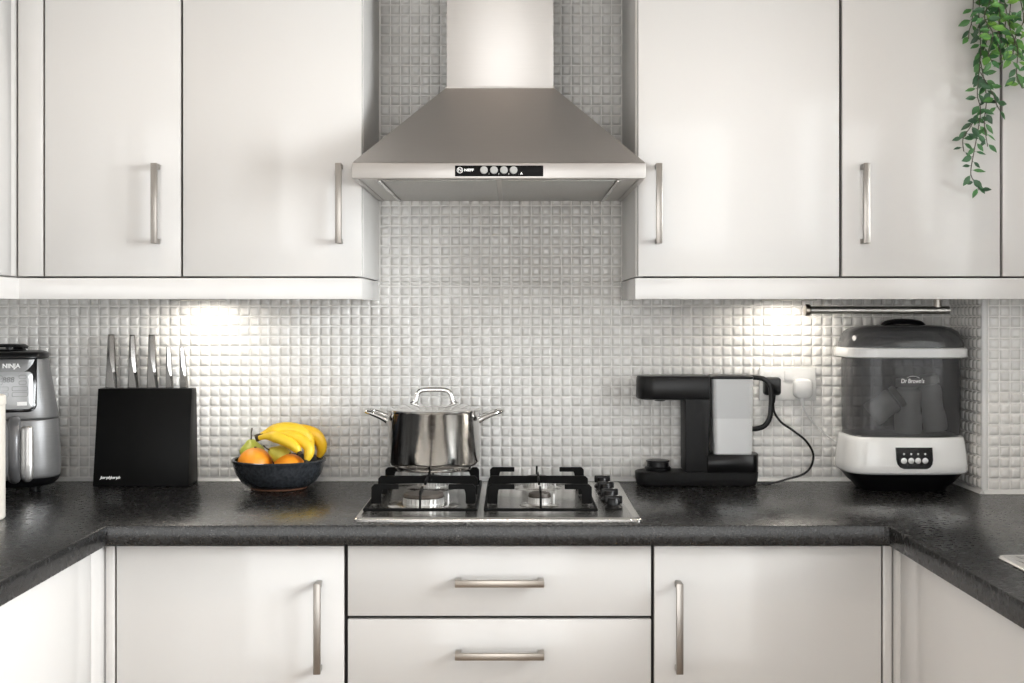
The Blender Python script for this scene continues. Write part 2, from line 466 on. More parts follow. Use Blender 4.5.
# ------------------------------------------------------------------ worktop
WF = .624; WL, WR = X(107, WF), X(888.3, WF); WB = WT - .038; WEND = 2.55
m = MB()
m.prism([(LW + .001, -.001), (CX - .001, -.001), (CX - .001, -CD - .001), (RW - .001, -CD - .001), (RW - .001, -WEND), (WR, -WEND), (WR, -WF - .008), (WR - .008, -WF),
         (WL, -WF), (WL, -WEND), (LW + .001, -WEND)], WB, WT, 'z', .0016, 2)
tag(m.build('worktop', M['worktop']), 'dark speckled granite effect worktop running round three sides under the tiled wall', 'worktop')

# ------------------------------------------------------------------ cabinets
def bar_handle(parent, c, length, out, along='z', mt=None, w=.0135):
    """square bar on two legs; c = centre on the door face, out = unit vector away from the door"""
    o = Vector(out); c = Vector(c); m = MB(); h = length / 2; pr = .034
    ax = {'z': Vector((0, 0, 1)), 'x': Vector((1, 0, 0)), 'y': Vector((0, 1, 0))}[along]
    sd = ax.cross(o)
    def bx(a0, a1, o0, o1, s):
        A = c + ax * a0 + o * o0 - sd * s; B = c + ax * a1 + o * o1 + sd * s
        m.box(A, B, .0012, 2)
    bx(-h, h, pr - .008, pr, w / 2)
    bx(-h, -h + .011, .0003, pr - .007, w / 2 - .001); bx(h - .011, h, .0003, pr - .007, w / 2 - .001)
    return m.build('handle', mt or M['nickel'], parent)

UD = .336; UT = 2.13; UB = 1.3965; DT = .019
UGRP = 'white gloss wall cabinets'
def wall_unit(name, label, x0, x1, dx0, dx1, hx, panel=None, post=None, back=.001):
    t = thing(name, label, 'cabinet', ((x0 + x1) / 2, -UD / 2, UB), UGRP)
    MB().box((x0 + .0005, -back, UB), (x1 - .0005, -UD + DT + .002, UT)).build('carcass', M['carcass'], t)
    d = MB().box((dx0, -UD + DT, UB), (dx1, -UD, UT), .0012).build('door', M['door'], t)
    if hx is not None: bar_handle(d, (hx, -UD, (Z(163, .37) + Z(243, .37)) / 2), .17, (0, -1, 0))
    if panel: MB().box((panel[0], -.001, UB - .001), (panel[1], -UD + DT, UT), .0006).build('end_panel', M['panel'], t)
    if post: MB().box((post[0], -UD + DT, UB), (post[1], -UD, UT), .0012).build('corner_post', M['door'], t)
    return t
g2 = .0025
wall_unit('wall_cabinet', 'narrow white wall cabinet above the knife block, handle low on its right edge', X(44.5, UD) - .057, X(181.7, UD), X(45, UD), X(180.5, UD), X(153.3, .371), post=(X(18, UD), X(42.7, UD)))
wall_unit('wall_cabinet', 'white wall cabinet left of the cooker hood, above the fruit bowl', X(181.9, UD), GX0 - .019, X(183, UD), X(361.6, UD), X(338, .371), panel=(GX0 - .018, GX0))
wall_unit('wall_cabinet', 'wide white wall cabinet right of the cooker hood, above the coffee machine', GX1 + .019, X(840.3, UD), X(638.3, UD), X(839.2, UD), X(659.5, .371), panel=(GX1, GX1 + .018))
wall_unit('wall_cabinet', 'white wall cabinet with trailing ivy over its right edge, above the bottle steriliser', X(840.9, UD), X(1001.3, UD), X(842.3, UD), X(1000, UD), X(867.5, .371))
wall_unit('wall_cabinet', 'white corner wall cabinet right of the trailing ivy, only its left strip showing', X(1001.6, UD), RW - .002, X(1002.8, UD), RW - .003, None)
# run on the left wall
LX = X(17, UD)
t = thing('wall_cabinet', 'white wall cabinet on the left wall, seen edge on beside the corner post', 'cabinet', ((LW + LX) / 2, -.8, UB), UGRP)
MB().box((LW + .001, -.002, UB), (LX - DT - .002, -1.4, UT)).build('carcass', M['panel'], t)
d = MB().box((LX - DT, -UD - .03, UB), (LX, -.88, UT), .0012).build('door', M['door'], t)
bar_handle(d, (LX, -.84, 1.55), .17, (1, 0, 0))
d = MB().box((LX - DT, -.883, UB), (LX, -1.4, UT), .0012).build('door', M['door'], t)
bar_handle(d, (LX, -.93, 1.55), .17, (1, 0, 0))
MB().box((LX - DT, -UD + DT + .003, UB), (LX - .002, -UD - .027, UT), .0008).build('corner_post', M['panel'], t)

# pelmets under the wall cabinets
PB, PT = Z(299.2, UD), UB - .004
m = MB()
m.prism([(GX0, -.001), (GX0, -UD), (LX + .004, -UD), (LX + .004, -1.4), (LX - .014, -1.4), (LX - .014, -UD + .018), (GX0 - .018, -UD + .018), (GX0 - .018, -.001)], PB, PT, 'z', .0008)
tag(m.build('pelmet', M['door']), 'white pelmet board under the wall cabinets left of the cooker hood', 'pelmet', 'pelmets under the wall cabinets')
m = MB()
m.prism([(GX1 - .002, -.001), (GX1 - .002, -UD - .001), (RW - .002, -UD - .001), (RW - .002, -UD + .017), (GX1 + .016, -UD + .017), (GX1 + .016, -.001)], PB, PT, 'z', .0008)
tag(m.build('pelmet', M['door']), 'white pelmet board under the wall cabinets right of the cooker hood', 'pelmet', 'pelmets under the wall cabinets')

# base units
BD = .60; BT = Z(546, BD); BLO = .15
BGRP = 'white gloss base cabinets'
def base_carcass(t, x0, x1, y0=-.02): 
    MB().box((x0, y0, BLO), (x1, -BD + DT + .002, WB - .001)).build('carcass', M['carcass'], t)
hz = (Z(584, .634) + Z(675, .634)) / 2
BLX, BRX = X(105.3, BD), X(892, BD)
t = thing('base_cabinet', 'white base cabinet left of the drawers, with a tall bar handle', 'cabinet', (-.55, -.3, 0), BGRP)
base_carcass(t, BLX + .001, X(345.7, BD))
d = MB().box((X(116.6, BD), -BD + DT, BLO), (X(344, BD), -BD, BT), .0012).build('door', M['door'], t)
bar_handle(d, (X(316.6, .634), -BD, hz), .173, (0, -1, 0))
MB().box((BLX, -BD + DT, BLO), (X(114.6, BD), -BD, BT), .0008).build('corner_post', M['door'], t)
t = thing('base_cabinet', 'white base cabinet right of the drawers, with a tall bar handle', 'cabinet', (.5, -.3, 0), BGRP)
base_carcass(t, X(652.6, BD), BRX - .001)
d = MB().box((X(654.3, BD), -BD + DT, BLO), (X(881.3, BD), -BD, BT), .0012).build('door', M['door'], t)
bar_handle(d, (X(680, .634), -BD, hz), .173, (0, -1, 0))
MB().box((X(883.2, BD), -BD + DT, BLO), (BRX, -BD, BT), .0008).build('corner_post', M['door'], t)
t = thing('drawer_cabinet', 'white drawer cabinet under the gas hob with horizontal bar handles', 'cabinet', (-.024, -.3, 0), BGRP)
base_carcass(t, X(346, BD), X(652.2, BD))
for y0, y1, hy in ((546, 616, 584.3), (619.3, 700, 657.3), (703.3, 784, 742)):
    zb = Z(y1, BD) if y1 < 780 else BLO
    d = MB().box((X(347.8, BD), -BD + DT, zb), (X(651, BD), -BD, Z(y0, BD)), .0012).build('drawer', M['door'], t)
    bar_handle(d, (X(499.5, .634), -BD, Z(hy, .634)), .170, (0, -1, 0), 'x', M['nickel_h'])
t = thing('base_cabinet', 'white base cabinet along the left wall, its door facing across the kitchen', 'cabinet', (-1.08, -1.5, 0), BGRP)
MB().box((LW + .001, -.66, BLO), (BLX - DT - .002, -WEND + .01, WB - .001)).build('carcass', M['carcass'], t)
for a, b in ((.682, 1.278), (1.282, 1.878), (1.882, WEND - .01)):
    d = MB().box((BLX - DT, -a, BLO), (BLX, -b, BT), .0012).build('door', M['door'], t)
    bar_handle(d, (BLX, -b + .045, hz), .173, (1, 0, 0))
MB().box((BLX - DT, -BD - .001, BLO), (BLX - .0005, -.679, BT), .0008).build('corner_post', M['door'], t)
t = thing('base_cabinet', 'white base cabinet along the right wall under the sink', 'cabinet', (1.03, -1.5, 0), BGRP)
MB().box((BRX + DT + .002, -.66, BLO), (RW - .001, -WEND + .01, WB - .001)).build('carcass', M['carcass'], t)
for a, b in ((.652, 1.348), (1.352, 1.948), (1.952, WEND - .01)):
    d = MB().box((BRX, -a, BLO), (BRX + DT, -b, BT), .0012).build('door', M['door'], t)
    bar_handle(d, (BRX, -b + .045, hz), .173, (-1, 0, 0))
MB().box((BRX + .0005, -BD - .001, BLO), (BRX + DT, -.6495, BT), .0008).build('corner_post', M['door'], t)
m = MB(); pk = .05
m.prism([(BLX - pk, -WEND + .01), (BLX - pk, -BD + pk), (BRX + pk, -BD + pk), (BRX + pk, -WEND + .01), (BRX + pk + .016, -WEND + .01), (BRX + pk + .016, -BD + pk + .016), (BLX - pk - .016, -BD + pk + .016), (BLX - pk - .016, -WEND + .01)], .001, BLO - .001, 'z')
tag(m.build('plinth', M['door']), 'white plinth board at the foot of the base cabinets', 'plinth')

# ------------------------------------------------------------------ cooker hood
HX = -.0265; HW = .2925; HD = .52; HZ0, HZ1, HZ2 = Z(178.4, HD), Z(163, HD), Z(87, .25); DW = .118; DD = .25
t = thing('cooker_hood', 'stainless steel chimney cooker hood between the wall cabinets above the hob', 'cooker hood', (HX, 0, HZ0))
m = MB()
ringq = lambda hw, d, z: [(HX - hw, -.006, z), (HX - hw, -d, z), (HX + hw, -d, z), (HX + hw, -.006, z)]
m.loft([ringq(HW, HD, HZ1 + .0003), ringq(DW + .002, DD + .002, HZ2 - .003), ringq(DW + .002, DD + .002, HZ2)])
m.build('canopy', M['hood'], t, 20)
# rim: hollow band
m = MB()
m.prism([(HX - HW, -.006), (HX - HW, -HD), (HX + HW, -HD), (HX + HW, -.006), (HX + HW - .012, -.006), (HX + HW - .012, -HD + .012), (HX - HW + .012, -HD + .012), (HX - HW + .012, -.006)], HZ0, HZ1, 'z', .0012)
m.build('rim', M['hood'], t)
MB().box((HX - DW, -.006, HZ2 + .0005), (HX + DW, -DD, CEIL - .001), .0008).build('chimney', M['hood'], t)
MB().box((HX - HW + .013, -.007, HZ0 + .0012), (HX + HW - .013, -HD + .013, HZ0 + .006)).build('underside', M['glowcase'], t)
for s in (-1, 1):
    f = MB().box((HX + s * .005, -.03, HZ0 - .0015), (HX + s * .235, -HD + .035, HZ0 + .001), .001).build('filter', M['filter'], t)
    MB().box((HX + s * .238, -.03, HZ0 - .003), (HX + s * .246, -HD + .035, HZ0 + .001), .001).build('filter_clip', M['steel'], f)
m = MB().box((X(455, HD), -HD - .0002, Z(176.4, HD)), (X(543.3, HD), -HD - .002, Z(165.6, HD)), .0004)
cp = m.build('control_panel', M['block'], t)
for px in (484, 494, 503.9, 513.6):
    MB().lathe([(0, 0), (.0076, 0), (.0076, -.004), (.0066, -.005), (0, -.005)], (X(px, HD), -HD - .002, Z(170.3, HD)), 24, 'y').build('button', M['greyplastic'], cp)
k = ppm(HD)
m = MB(); cx, cz = X(460, HD), Z(170.3, HD)
m.tube([(cx + .0056 * math.cos(a), -HD - .0024, cz + .0056 * math.sin(a)) for a in [2 * PI * i / 24 for i in range(24)]], .0006, 6, closed=True)
m.build('emblem_ring', M['ink'], cp)
text('emblem', 'N', .0095, at(cx, -HD - .0024, cz) @ FACE, M['ink'], cp, .0001)
text('lettering', 'NEFF', .0068, at(X(469, HD), -HD - .0024, cz) @ FACE, M['ink'], cp, .0003, xs=1.25)
text('marks', 'A', .006, at(X(521.4, HD), -HD - .0024, Z(173.6, HD)) @ FACE, M['ink'], cp, .0004)
for px, c_ in ((489, '1'), (498.8, '2'), (508.7, '3'), (518.3, '.')):
    text('marks', c_, .0034, at(X(px, HD), -HD - .0024, Z(174, HD)) @ FACE, M['ink'], cp, .0001)

# ------------------------------------------------------------------ hob
HBX0, HBX1, HBF, HBB = -.3065, .2525, .588, .07
HT = WT + .0085
t = thing('gas_hob', 'stainless steel gas hob with black pan supports set in the worktop', 'hob', ((HBX0 + HBX1) / 2, -.32, WT))
m = MB()
oc = rrect(HBX0, HBX1, -HBF, -HBB, .012, 5)
def ins(p, k): return [((x - (HBX0 + HBX1) / 2) * (1 - k * 2 / .56) + (HBX0 + HBX1) / 2, (y + .32) * (1 - k * 2 / .5) - .32) for x, y in p]
m.loft([[(x, y, z) for x, y in ins(oc, kk)] for kk, z in ((0, WT + .0004), (0, WT + .005), (.002, WT + .0075), (.005, HT), (.010, HT - .0005), (.013, HT - .002))])
m.build('base_plate', M['hob'], t)
BX = (-.184, .0575); BY = (.41, .155)
GW = (( -.2955, -.0724), (-.054, .169)); GT = .962; GB = HT - .0015
for gi, (gx0, gx1) in enumerate(GW):
    m = MB(); f0, f1 = .512, .095; r = .0032; zz = GB + .0052
    g = m.tube([(gx0, -f0, zz), (gx1, -f0, zz), (gx1, -f1, zz), (gx0, -f1, zz)], r, 8, closed=True)
    cx = BX[gi]; w = .007; tk = .0105
    for by in (BY[0], (BY[0] + BY[1]) / 2 - .005, BY[1] - .03):
        full = abs(by - .2775) < .02
        for s in (-1, 1):
            xe = gx0 if s < 0 else gx1; xi = cx if full else cx + s * .052
            # leg and finger: an L-shaped flat bar
            a = xe - s * .003; b = xe - s * .024
            pts = [(a, GB + .002), (a, GT - .006), (a - s * .006, GT), (xi, GT), (xi, GT - tk * (1.5 if full else 1)), (b - s * .003, GT - tk * (1.7 if full else 1)), (b, GT - .02), (b, GB + .002)]
            m.prism(pts, -by - w / 2, -by + w / 2, 'y', .001, 1)
    for (ya, yb, top) in ((f0, BY[0] + .030, GT), (f1, BY[1] - .045, GT), (BY[0] - .045, .2835, GT), (.2715, BY[1] + .05, GT)):
        m.prism([(-ya, top - .008 if abs(ya - yb) < .12 and ya not in (f0, f1) else GB + .004), (-ya, top - .005), (-(ya * .9 + yb * .1), top), (-yb, top), (-yb, top - .008), (-(ya * .85 + yb * .15), top - .010)], cx - .0022, cx + .0022, 'x', .0006, 1)
    m.build('pan_support', M['iron'], t)
def burner(cx, cy, r):
    b = MB().lathe([(r * 1.75, .0), (r * 1.7, .0012), (r * 1.3, .0035), (r * 1.1, .0042), (0, .0042)], (cx, -cy, HT - .0018), 40).build('burner', M['hob'], t)
    m = MB(); n = 28; z0 = HT - .0005
    m.lathe([(r * .86, 0), (r * .90, .002), (r * .90, .0145), (r * .5, .015), (0, .015)], (cx, -cy, z0), 40)
    for i in range(n):
        a = 2 * PI * i / n
        mt = at(cx, -cy, z0) @ Matrix.Rotation(a, 4, 'Z')
        m.box((r * .84, -r * .07, .002), (r, r * .07, .0142), .0006, 1, mt)
    m.lathe([(r * .86, 0), (r * 1.02, 0), (r * 1.02, .004), (r * .86, .004)], (cx, -cy, z0), 40)
    m.build('flame_ring', M['alu'], b)
    MB().lathe([(0, .0152), (r * 1.0, .0152), (r * 1.02, .018), (r * .95, .023), (r * .5, .0265), (0, .027)], (cx, -cy, z0), 40).build('burner_cap', M['cap'], b)
    MB().lathe([(0, 0), (.0022, 0), (.0022, .018), (.001, .021), (0, .021)], (cx + r * 1.22, -cy - .012, HT + .002), 10).build('igniter', M['white'], b)
burner(BX[0], BY[0], .0425); burner(BX[0], BY[1], .033); burner(BX[1], BY[0], .0235); burner(BX[1], BY[1], .033)
for d in (.145, .252, .358, .46):
    kx = .207; kz = HT - .0018
    kb = MB().lathe([(0, 0), (.0185, 0), (.019, .003), (.016, .006), (.0135, .008), (.0125, .020), (.0115, .022), (0, .022)], (kx, -d, kz), 28).build('control_knob', M['black'], t)
    MB().box((kx - .018, -d - .004, kz + .010), (kx + .018, -d + .004, kz + .026), .002).build('grip', M['black'], kb)
    MB().lathe([(0, .0262), (.0035, .0262), (.003, .0272), (0, .0275)], (kx + .009, -d, kz), 12).build('pointer', M['steel'], kb)

# ------------------------------------------------------------------ stock pot
px_, pd = -.178, .158; r = .1055; z0 = GT + .0006
t = thing('stock_pot', 'polished stainless steel stock pot with lid on the rear left burner', 'pot', (px_, -pd, z0))
zr = 1.0965
MB().lathe([(0, z0), (.086, z0), (.089, z0 + .002), (.090, z0 + .008), (.094, z0 + .009), (.100, z0 + .012), (r, z0 + .02), (r, zr - .004), (r + .003, zr - .001), (r + .0035, zr), (r + .002, zr + .001), (r - .001, zr), (r - .0015, z0 + .03), (0, z0 + .02)], (px_, -pd, 0), 96).build('body', M['potsteel'], t, 50)
lid = MB().lathe([(r - .004, zr - .002), (r + .0035, zr + .0015), (r + .004, zr + .003), (r + .001, zr + .0045), (r - .012, zr + .005), (r - .02, zr + .007), (.07, zr + .0125), (.04, zr + .015), (0, zr + .016)], (px_, -pd, 0), 96).build('lid', M['mirror'], t, 50)
m = MB(); lz = zr + .010
m.tube([(px_ - .050, -pd, lz + .002), (px_ - .043, -pd, lz + .010), (px_ - .036, -pd, lz + .029), (px_ - .024, -pd, lz + .0355), (px_, -pd, lz + .0365), (px_ + .024, -pd, lz + .0355), (px_ + .036, -pd, lz + .029), (px_ + .043, -pd, lz + .010), (px_ + .050, -pd, lz + .002)], [.0075, .0065, .0057, .0057, .0057, .0057, .0057, .0065, .0075], 12, smooth=5, up=(0, 1, 0), flat=1.)
m.build('lid_handle', M['mirror'], lid)
for s in (-1, 1):
    m = MB(); zz = 1.083
    pth = [(px_ + s * (r - .003), -pd - .036, zz - .007), (px_ + s * (r + .012), -pd - .036, zz), (px_ + s * (r + .036), -pd - .030, zz + .009), (px_ + s * (r + .050), -pd - .014, zz + .012), (px_ + s * (r + .050), -pd + .014, zz + .012), (px_ + s * (r + .036), -pd + .030, zz + .009), (px_ + s * (r + .012), -pd + .036, zz), (px_ + s * (r - .003), -pd + .036, zz - .007)]
    m.tube(pth, [.009, .006, .0052, .0052, .0052, .0052, .006, .009], 12, smooth=5, up=(0, 0, 1))
    m.build('side_handle', M['mirror'], t)

# ------------------------------------------------------------------ fruit bowl
bx, bd = X(279, .12), .12; br = .1055
t = thing('fruit_bowl', 'dark glazed ceramic bowl holding fruit, between knife block and hob', 'bowl', (bx, -bd, WT))
zb = WT + .0006
MB().lathe([(.062, zb + .004), (.068, zb + .0045), (.085, zb + .016), (.098, zb + .035), (.1035, zb + .052), (.1045, zb + .060), (.1075, zb + .0625), (.108, zb + .067), (.106, zb + .0685), (.101, zb + .067), (.098, zb + .055), (.085, zb + .022), (.06, zb + .010), (0, zb + .008)], (bx, -bd, 0), 72).build('body', M['bowl'], t, 50)
MB().lathe([(0, zb), (.063, zb), (.066, zb + .002), (.064, zb + .0042), (0, zb + .0042)], (bx, -bd, 0), 48).build('foot', M['terra'], t)
def orange(px, py, d, r, label):
    c = P(px, py, d); t = thing('orange', label, 'orange', c, 'oranges in the bowl')
    MB().ball(c, r, 1, 1, .95).build('peel', M['orange'], t)
    MB().lathe([(0, 0), (.003, 0), (.0025, .002), (0, .0022)], (c.x, c.y + r * .1, c.z + r * .945), 8).build('stalk_button', M['stem'], t)
orange(255, 464.2, .134, .0400, 'larger orange at the front left of the dark fruit bowl')
orange(289.5, 469.2, .152, .0375, 'orange at the front right of the fruit bowl, under the bananas')
def pear(px, py, d, r, tilt, label, mt, h=1.75, stemlen=.022):
    c = P(px, py, d); t = thing('pear', label, 'pear', c, 'pears in the bowl')
    mm = Matrix.Translation(c) @ tilt
    prof = [(0, -.92), (.12, -.97), (.45, -.90), (.78, -.62), (.97, -.15), (.98, .15), (.84, .55), (.62, .90), (.47, 1.2), (.36, 1.45), (.22, 1.62), (.07, h - .1), (0, h - .13)]
    k = (h - .1) / 1.65
    MB().lathe([(a * r, (b if b < 0 else b * k) * r) for a, b in prof], (0, 0, 0), 32, 'z', mm).build('flesh', mt, t, 60)
    m = MB(); m.tube([mm @ Vector((0, 0, r * (h - .2))), mm @ Vector((.001, 0, r * (h - .1) + stemlen * .5)), mm @ Vector((.004, 0, r * (h - .1) + stemlen))], [.0016, .0013, .002], 6)
    m.build('stalk', M['stem'], t)
pear(252, 450.5, .085, .0295, Matrix.Rotation(math.radians(-4), 4, 'Y'), 'green pear standing at the back left of the bowl, stalk up', M['apple'], 1.0, .026)
pear(281, 455, .14, .0245, Matrix.Rotation(math.radians(-62), 4, 'Y') @ Matrix.Rotation(math.radians(25), 4, 'X'), 'yellow pear lying on its side under the bananas', M['pear'], 1.4, .016)
t = thing('banana_bunch', 'bunch of ripe yellow bananas draped over the right of the fruit bowl', 'bananas', P(300, 450, .13))
def banana(pts, d0, d1, rp, mt):
    n = len(pts); kk = ppm((d0 + d1) / 2)
    path = [P(x, y, d0 + (d1 - d0) * i / (n - 1)) for i, (x, y) in enumerate(pts)]
    prof = [.36, .50] + [1 - .06 * abs(2 * i / (n - 5) - 1) if n > 5 else 1 for i in range(n - 4)] + [.8, .35]
    m = MB(); m.tube(path, [rp / kk * q for q in prof], 10, smooth=6)
    b = m.build('banana', mt, t, 60)
    e = path[-1]; v = (path[-1] - path[-2]).normalized()
    MB().tube([e - v * .002, e + v * .003, e + v * .0055], [rp / kk * .42, rp / kk * .40, rp / kk * .22], 8).build('tip', M['stem'], b)
    return b
banana([(259, 437), (266, 433), (275, 430), (286, 428.5), (297, 430), (306, 436), (309.5, 444), (308.5, 453)], .155, .135, 6.6, M['banana'])
banana([(259, 438), (266, 436.5), (274, 436.8), (282, 439), (290, 443), (296.5, 448.5), (299.3, 452.5)], .165, .185, 6.2, M['banana'])
banana([(262, 437), (276, 434), (292, 436), (303, 441), (309, 448), (308.5, 455), (306.5, 461)], .15, .178, 6.2, M['banana'])
banana([(262, 436), (280, 431), (300, 430), (314, 434), (320.5, 442), (321.5, 450), (318.5, 457)], .14, .108, 6.4, M['bananadeep'])
m = MB(); m.tube([P(255.5, 438.5, .157), P(259, 437.2, .156), P(264, 435.5, .155)], [3.6 / 438, 3.6 / 438, 3.0 / 438], 10)
m.build('bunch_stem', M['stem'], t)

# ------------------------------------------------------------------ knife block and knives
kx0, kx1 = -.977, -.755
t = thing('knife_block', 'slim black knife block standing against the tiled wall', 'knife block', ((kx0 + kx1) / 2, -.05, WT))
prof = [(-.100, WT + .0008), (-.008, WT + .0008), (-.020, 1.139), (-.062, 1.139)]
MB().prism(prof, kx0, kx1, 'x', .0012, 2).build('body', M['block'], t)
fn = Vector((0, -(1.139 - WT), .038)).normalized()
tl = math.atan2(.038, 1.139 - WT)
lz_ = Z(477.2, .09); ly = -.100 + (lz_ - WT) * .038 / (1.139 - WT) - .0006
text('logo', 'JosephJoseph', .0086, at(X(110.3, .096), ly, lz_) @ Matrix.Rotation(-tl, 4, 'X') @ FACE, M['ink'], t, .0003, .25)
KN = [(108, 114.4, 105.4, 117.4, 334.5, 'first and tallest knife from the left, in the black block'), (129.6, 135, 127.8, 138.6, 335, 'second large knife from the left, in the black block'), (148.5, 155, 146.8, 158.2, 334.7, 'third large knife from the left, in the black block'),
      (166.2, 170.6, 165.8, 173.8, 347, 'small knife beside the third large knife, in the black block'), (179.5, 184.2, 180, 188.6, 347, 'small knife at the right end of the black block')]
for a0, a1, b0, b1, yt, lab in KN:
    d = .041; z1, zb_ = Z(yt, d), 1.1396
    t0, t1, c0, c1 = X(a0, d), X(a1, d), X(b0, d), X(b1, d)
    t = thing('kitchen_knife', 'steel handled kitchen knife, ' + lab, 'knife', ((c0 + c1) / 2, -d, zb_), 'knives in the block')
    def oct_(x0, x1, z, dep, f=.5):
        w = x1 - x0; xm = x0 + w * f
        return [(x0, -d - dep * .2, z), (x0 + w * .12, -d - dep * .75, z), (xm, -d - dep, z), (x1 - w * .1, -d - dep * .5, z), (x1, -d, z), (x1 - w * .12, -d + dep * .75, z), (xm, -d + dep, z), (x0 + w * .12, -d + dep * .75, z)]
    m = MB(); H = z1 - zb_
    mix = lambda p, q, u: p + (q - p) * u
    m.loft([oct_(mix(c0, t0, u), mix(c1, t1, u), zb_ + H * u, dep, f) for u, dep, f in ((0, .007, .86), (.3, .0085, .72), (.55, .009, .45), (.9, .008, .42), (.985, .007, .42), (1, .005, .42))])
    m.build('handle', M['knife'], t, 12)
    MB().box((mix(c0, c1, .08), -d - .0016, zb_ - .06), (mix(c0, c1, .92), -d + .0016, zb_ + .001)).build('blade', M['steel'], t)

# ------------------------------------------------------------------ canister at the left edge
cx, cd, cr = -1.053, .56, .056
t = thing('canister', 'cream enamel canister with a lid, in front of the air fryer', 'canister', (cx, -cd, WT))
zl = 1.1375
MB().lathe([(0, WT + .0006), (cr - .003, WT + .0006), (cr, WT + .004), (cr, zl), (0, zl)], (cx, -cd, 0), 56).build('body', M['cream'], t)
MB().lathe([(0, zl + .0006), (cr + .001, zl + .0006), (cr + .0015, zl + .003), (cr + .0015, zl + .016), (cr - .002, zl + .0195), (0, zl + .0195)], (cx, -cd, 0), 56).build('lid', M['cream'], t)

# ------------------------------------------------------------------ air fryer (built about the origin, then turned)
t = thing('air_fryer', 'grey and black air fryer with a drawer handle, in the left corner', 'air fryer', (0, 0, 0))
fz = lambda z: z - WT
SE = 3.0
def fry(z):      # half width / half depth at height z above the worktop
    ks = [(.0, .088, .088), (.012, .095, .094), (.028, .1045, .104), (.06, .106, .106), (.165, .101, .102), (.29, .080, .090), (.33, .076, .086)]
    for (z0, a0, b0), (z1, a1, b1) in zip(ks, ks[1:]):
        if z <= z1:
            u = (z - z0) / (z1 - z0); return a0 + (a1 - a0) * u, b0 + (b1 - b0) * u
    return ks[-1][1:]
def fring(z, k=0.): a, b = fry(z); return sring(0, 0, a + k, b + k, z, SE, 72)
def fpt(x, z, off=0.):
    a, b = fry(z); return Vector((x, -(b * (1 - min(1, abs(x / a)) ** SE) ** (1 / SE)) - off, z))
def fpatch(pts, off, thick=.002):
    """outline (x,z) laid on the front of the shell: a filled curved plate"""
    xs = [p[0] for p in pts]; zs = [p[1] for p in pts]
    m = MB(); n = len(pts); cxm, czm = sum(xs) / n, sum(zs) / n
    rings = [[fpt(cxm + (x - cxm) * k, czm + (z - czm) * k, o) for x, z in pts] for k, o in ((1, off), (1, off + thick * .7), (.985, off + thick), (.7, off + thick), (.4, off + thick), (.1, off + thick))]
    m.loft(rings); return m
MB().loft([fring(z, k) for z, k in ((.012, -.012), (.014, -.006), (.022, -.001), (.032, 0), (.0322, -.004))]).build('base', M['black'], t)
for a in (.6, 2.5, 3.8, 5.6): MB().lathe([(0, 0.0006), (.01, .0006), (.01, .0118), (0, .0118)], (.06 * math.cos(a), .06 * math.sin(a), 0), 14).build('foot', M['black'], t)
dr = MB().loft([fring(z, k) for z, k in ((.0325, -.003), (.034, -.001), (.040, 0), (.06, 0), (.11, 0), (.16, 0), (.1635, -.001), (.1645, -.004))]).build('drawer', M['fryer'], t, 50)
MB().loft([fring(z, k) for z, k in ((.1652, -.004), (.167, -.001), (.17, 0), (.20, 0), (.24, 0), (.28, 0), (.300, 0), (.3015, -.002))]).build('housing', M['fryer'], t, 50)
MB().loft([fring(z, k) for z, k in ((.3018, -.003), (.304, .001), (.312, .001), (.316, -.004), (.318, -.012))]).build('top_cap', M['black'], t, 50)
m = MB(); m.lathe([(.0, .3183), (.052, .3183), (.05, .322), (.04, .323), (0, .323)], (-.022, .01, 0), 40)
m.lathe([(.058, .327), (.05, .333), (.036, .333), (.034, .327)], (-.022, .01, 0), 40)
for i in range(10):
    a = 2 * PI * i / 10; m.box((.03, -.002, .3225), (.055, .002, .329), 0, 1, at(-.022, .01, 0) @ Matrix.Rotation(a, 4, 'Z'))
m.build('vent', M['black'], t)
fp = fpatch(rrect(-.054, .054, .183, .3035, .018, 8, (1, 1, 0, 0)), .0004, .0016).build('front_plate', M['blackgloss'], t, 60)
dp = fpatch(rrect(-.047, .0455, .190, .2735, .011, 6), .0021, .0014).build('display', M['display'], fp, 60)
m = MB()
def outl(x0, x1, z0, z1, r): m.tube([fpt(x, z, .0038) for x, z in rrect(x0, x1, z0, z1, r, 3)], .0005, 5, closed=True)
for s in (-.034, .016): 
    for zz in (.262, .249): outl(s, s + .016, zz - .004, zz + .004, .0039)
for zz in (.236, .223):
    outl(-.036, -.006, zz - .0045, zz + .0045, .002); outl(.002, .034, zz - .0045, zz + .0045, .002)
m.build('button_outlines', M['displayline'], dp)
fpatch(rrect(.012, .033, .198, .2065, .001, 2), .0036, .0006).build('start_button', M['ink'], dp, 60)
text('screen', '888', .017, Matrix.Translation(fpt(-.006, .2555, .0036)) @ FACE, M['displayline'], dp, .0, .1)
text('logo', 'NINJA', .0135, Matrix.Translation(fpt(0, .2865, .0024)) @ Matrix.Rotation(-.09, 4, 'X') @ FACE, M['ink'], fp, .0005)
m = MB(); hx_ = .008
m.tube([fpt(hx_, .163, -.004), fpt(hx_, .168, .022), fpt(hx_, .160, .050), fpt(hx_, .135, .066), fpt(hx_, .10, .068), fpt(hx_, .065, .062), fpt(hx_, .042, .045), fpt(hx_, .036, .018), fpt(hx_, .038, -.004)],
       [.012] * 9, 14, smooth=5, up=(1, 0, 0), flat=.75)
m.build('drawer_handle', M['fryergrip'], dr)
m = MB(); m.tube([fpt(.034, z, .003) for z in (.028, .036, .06, .09, .12, .146, .153)], [.005, .0125, .0135, .0135, .0135, .0125, .005], 14, flat=.6, up=(1, 0, 0), smooth=3)
m.build('handle_bracket', M['alu'], dr)
t.location = (-1.152, -.128, WT); t.rotation_euler = (0, 0, math.radians(20))

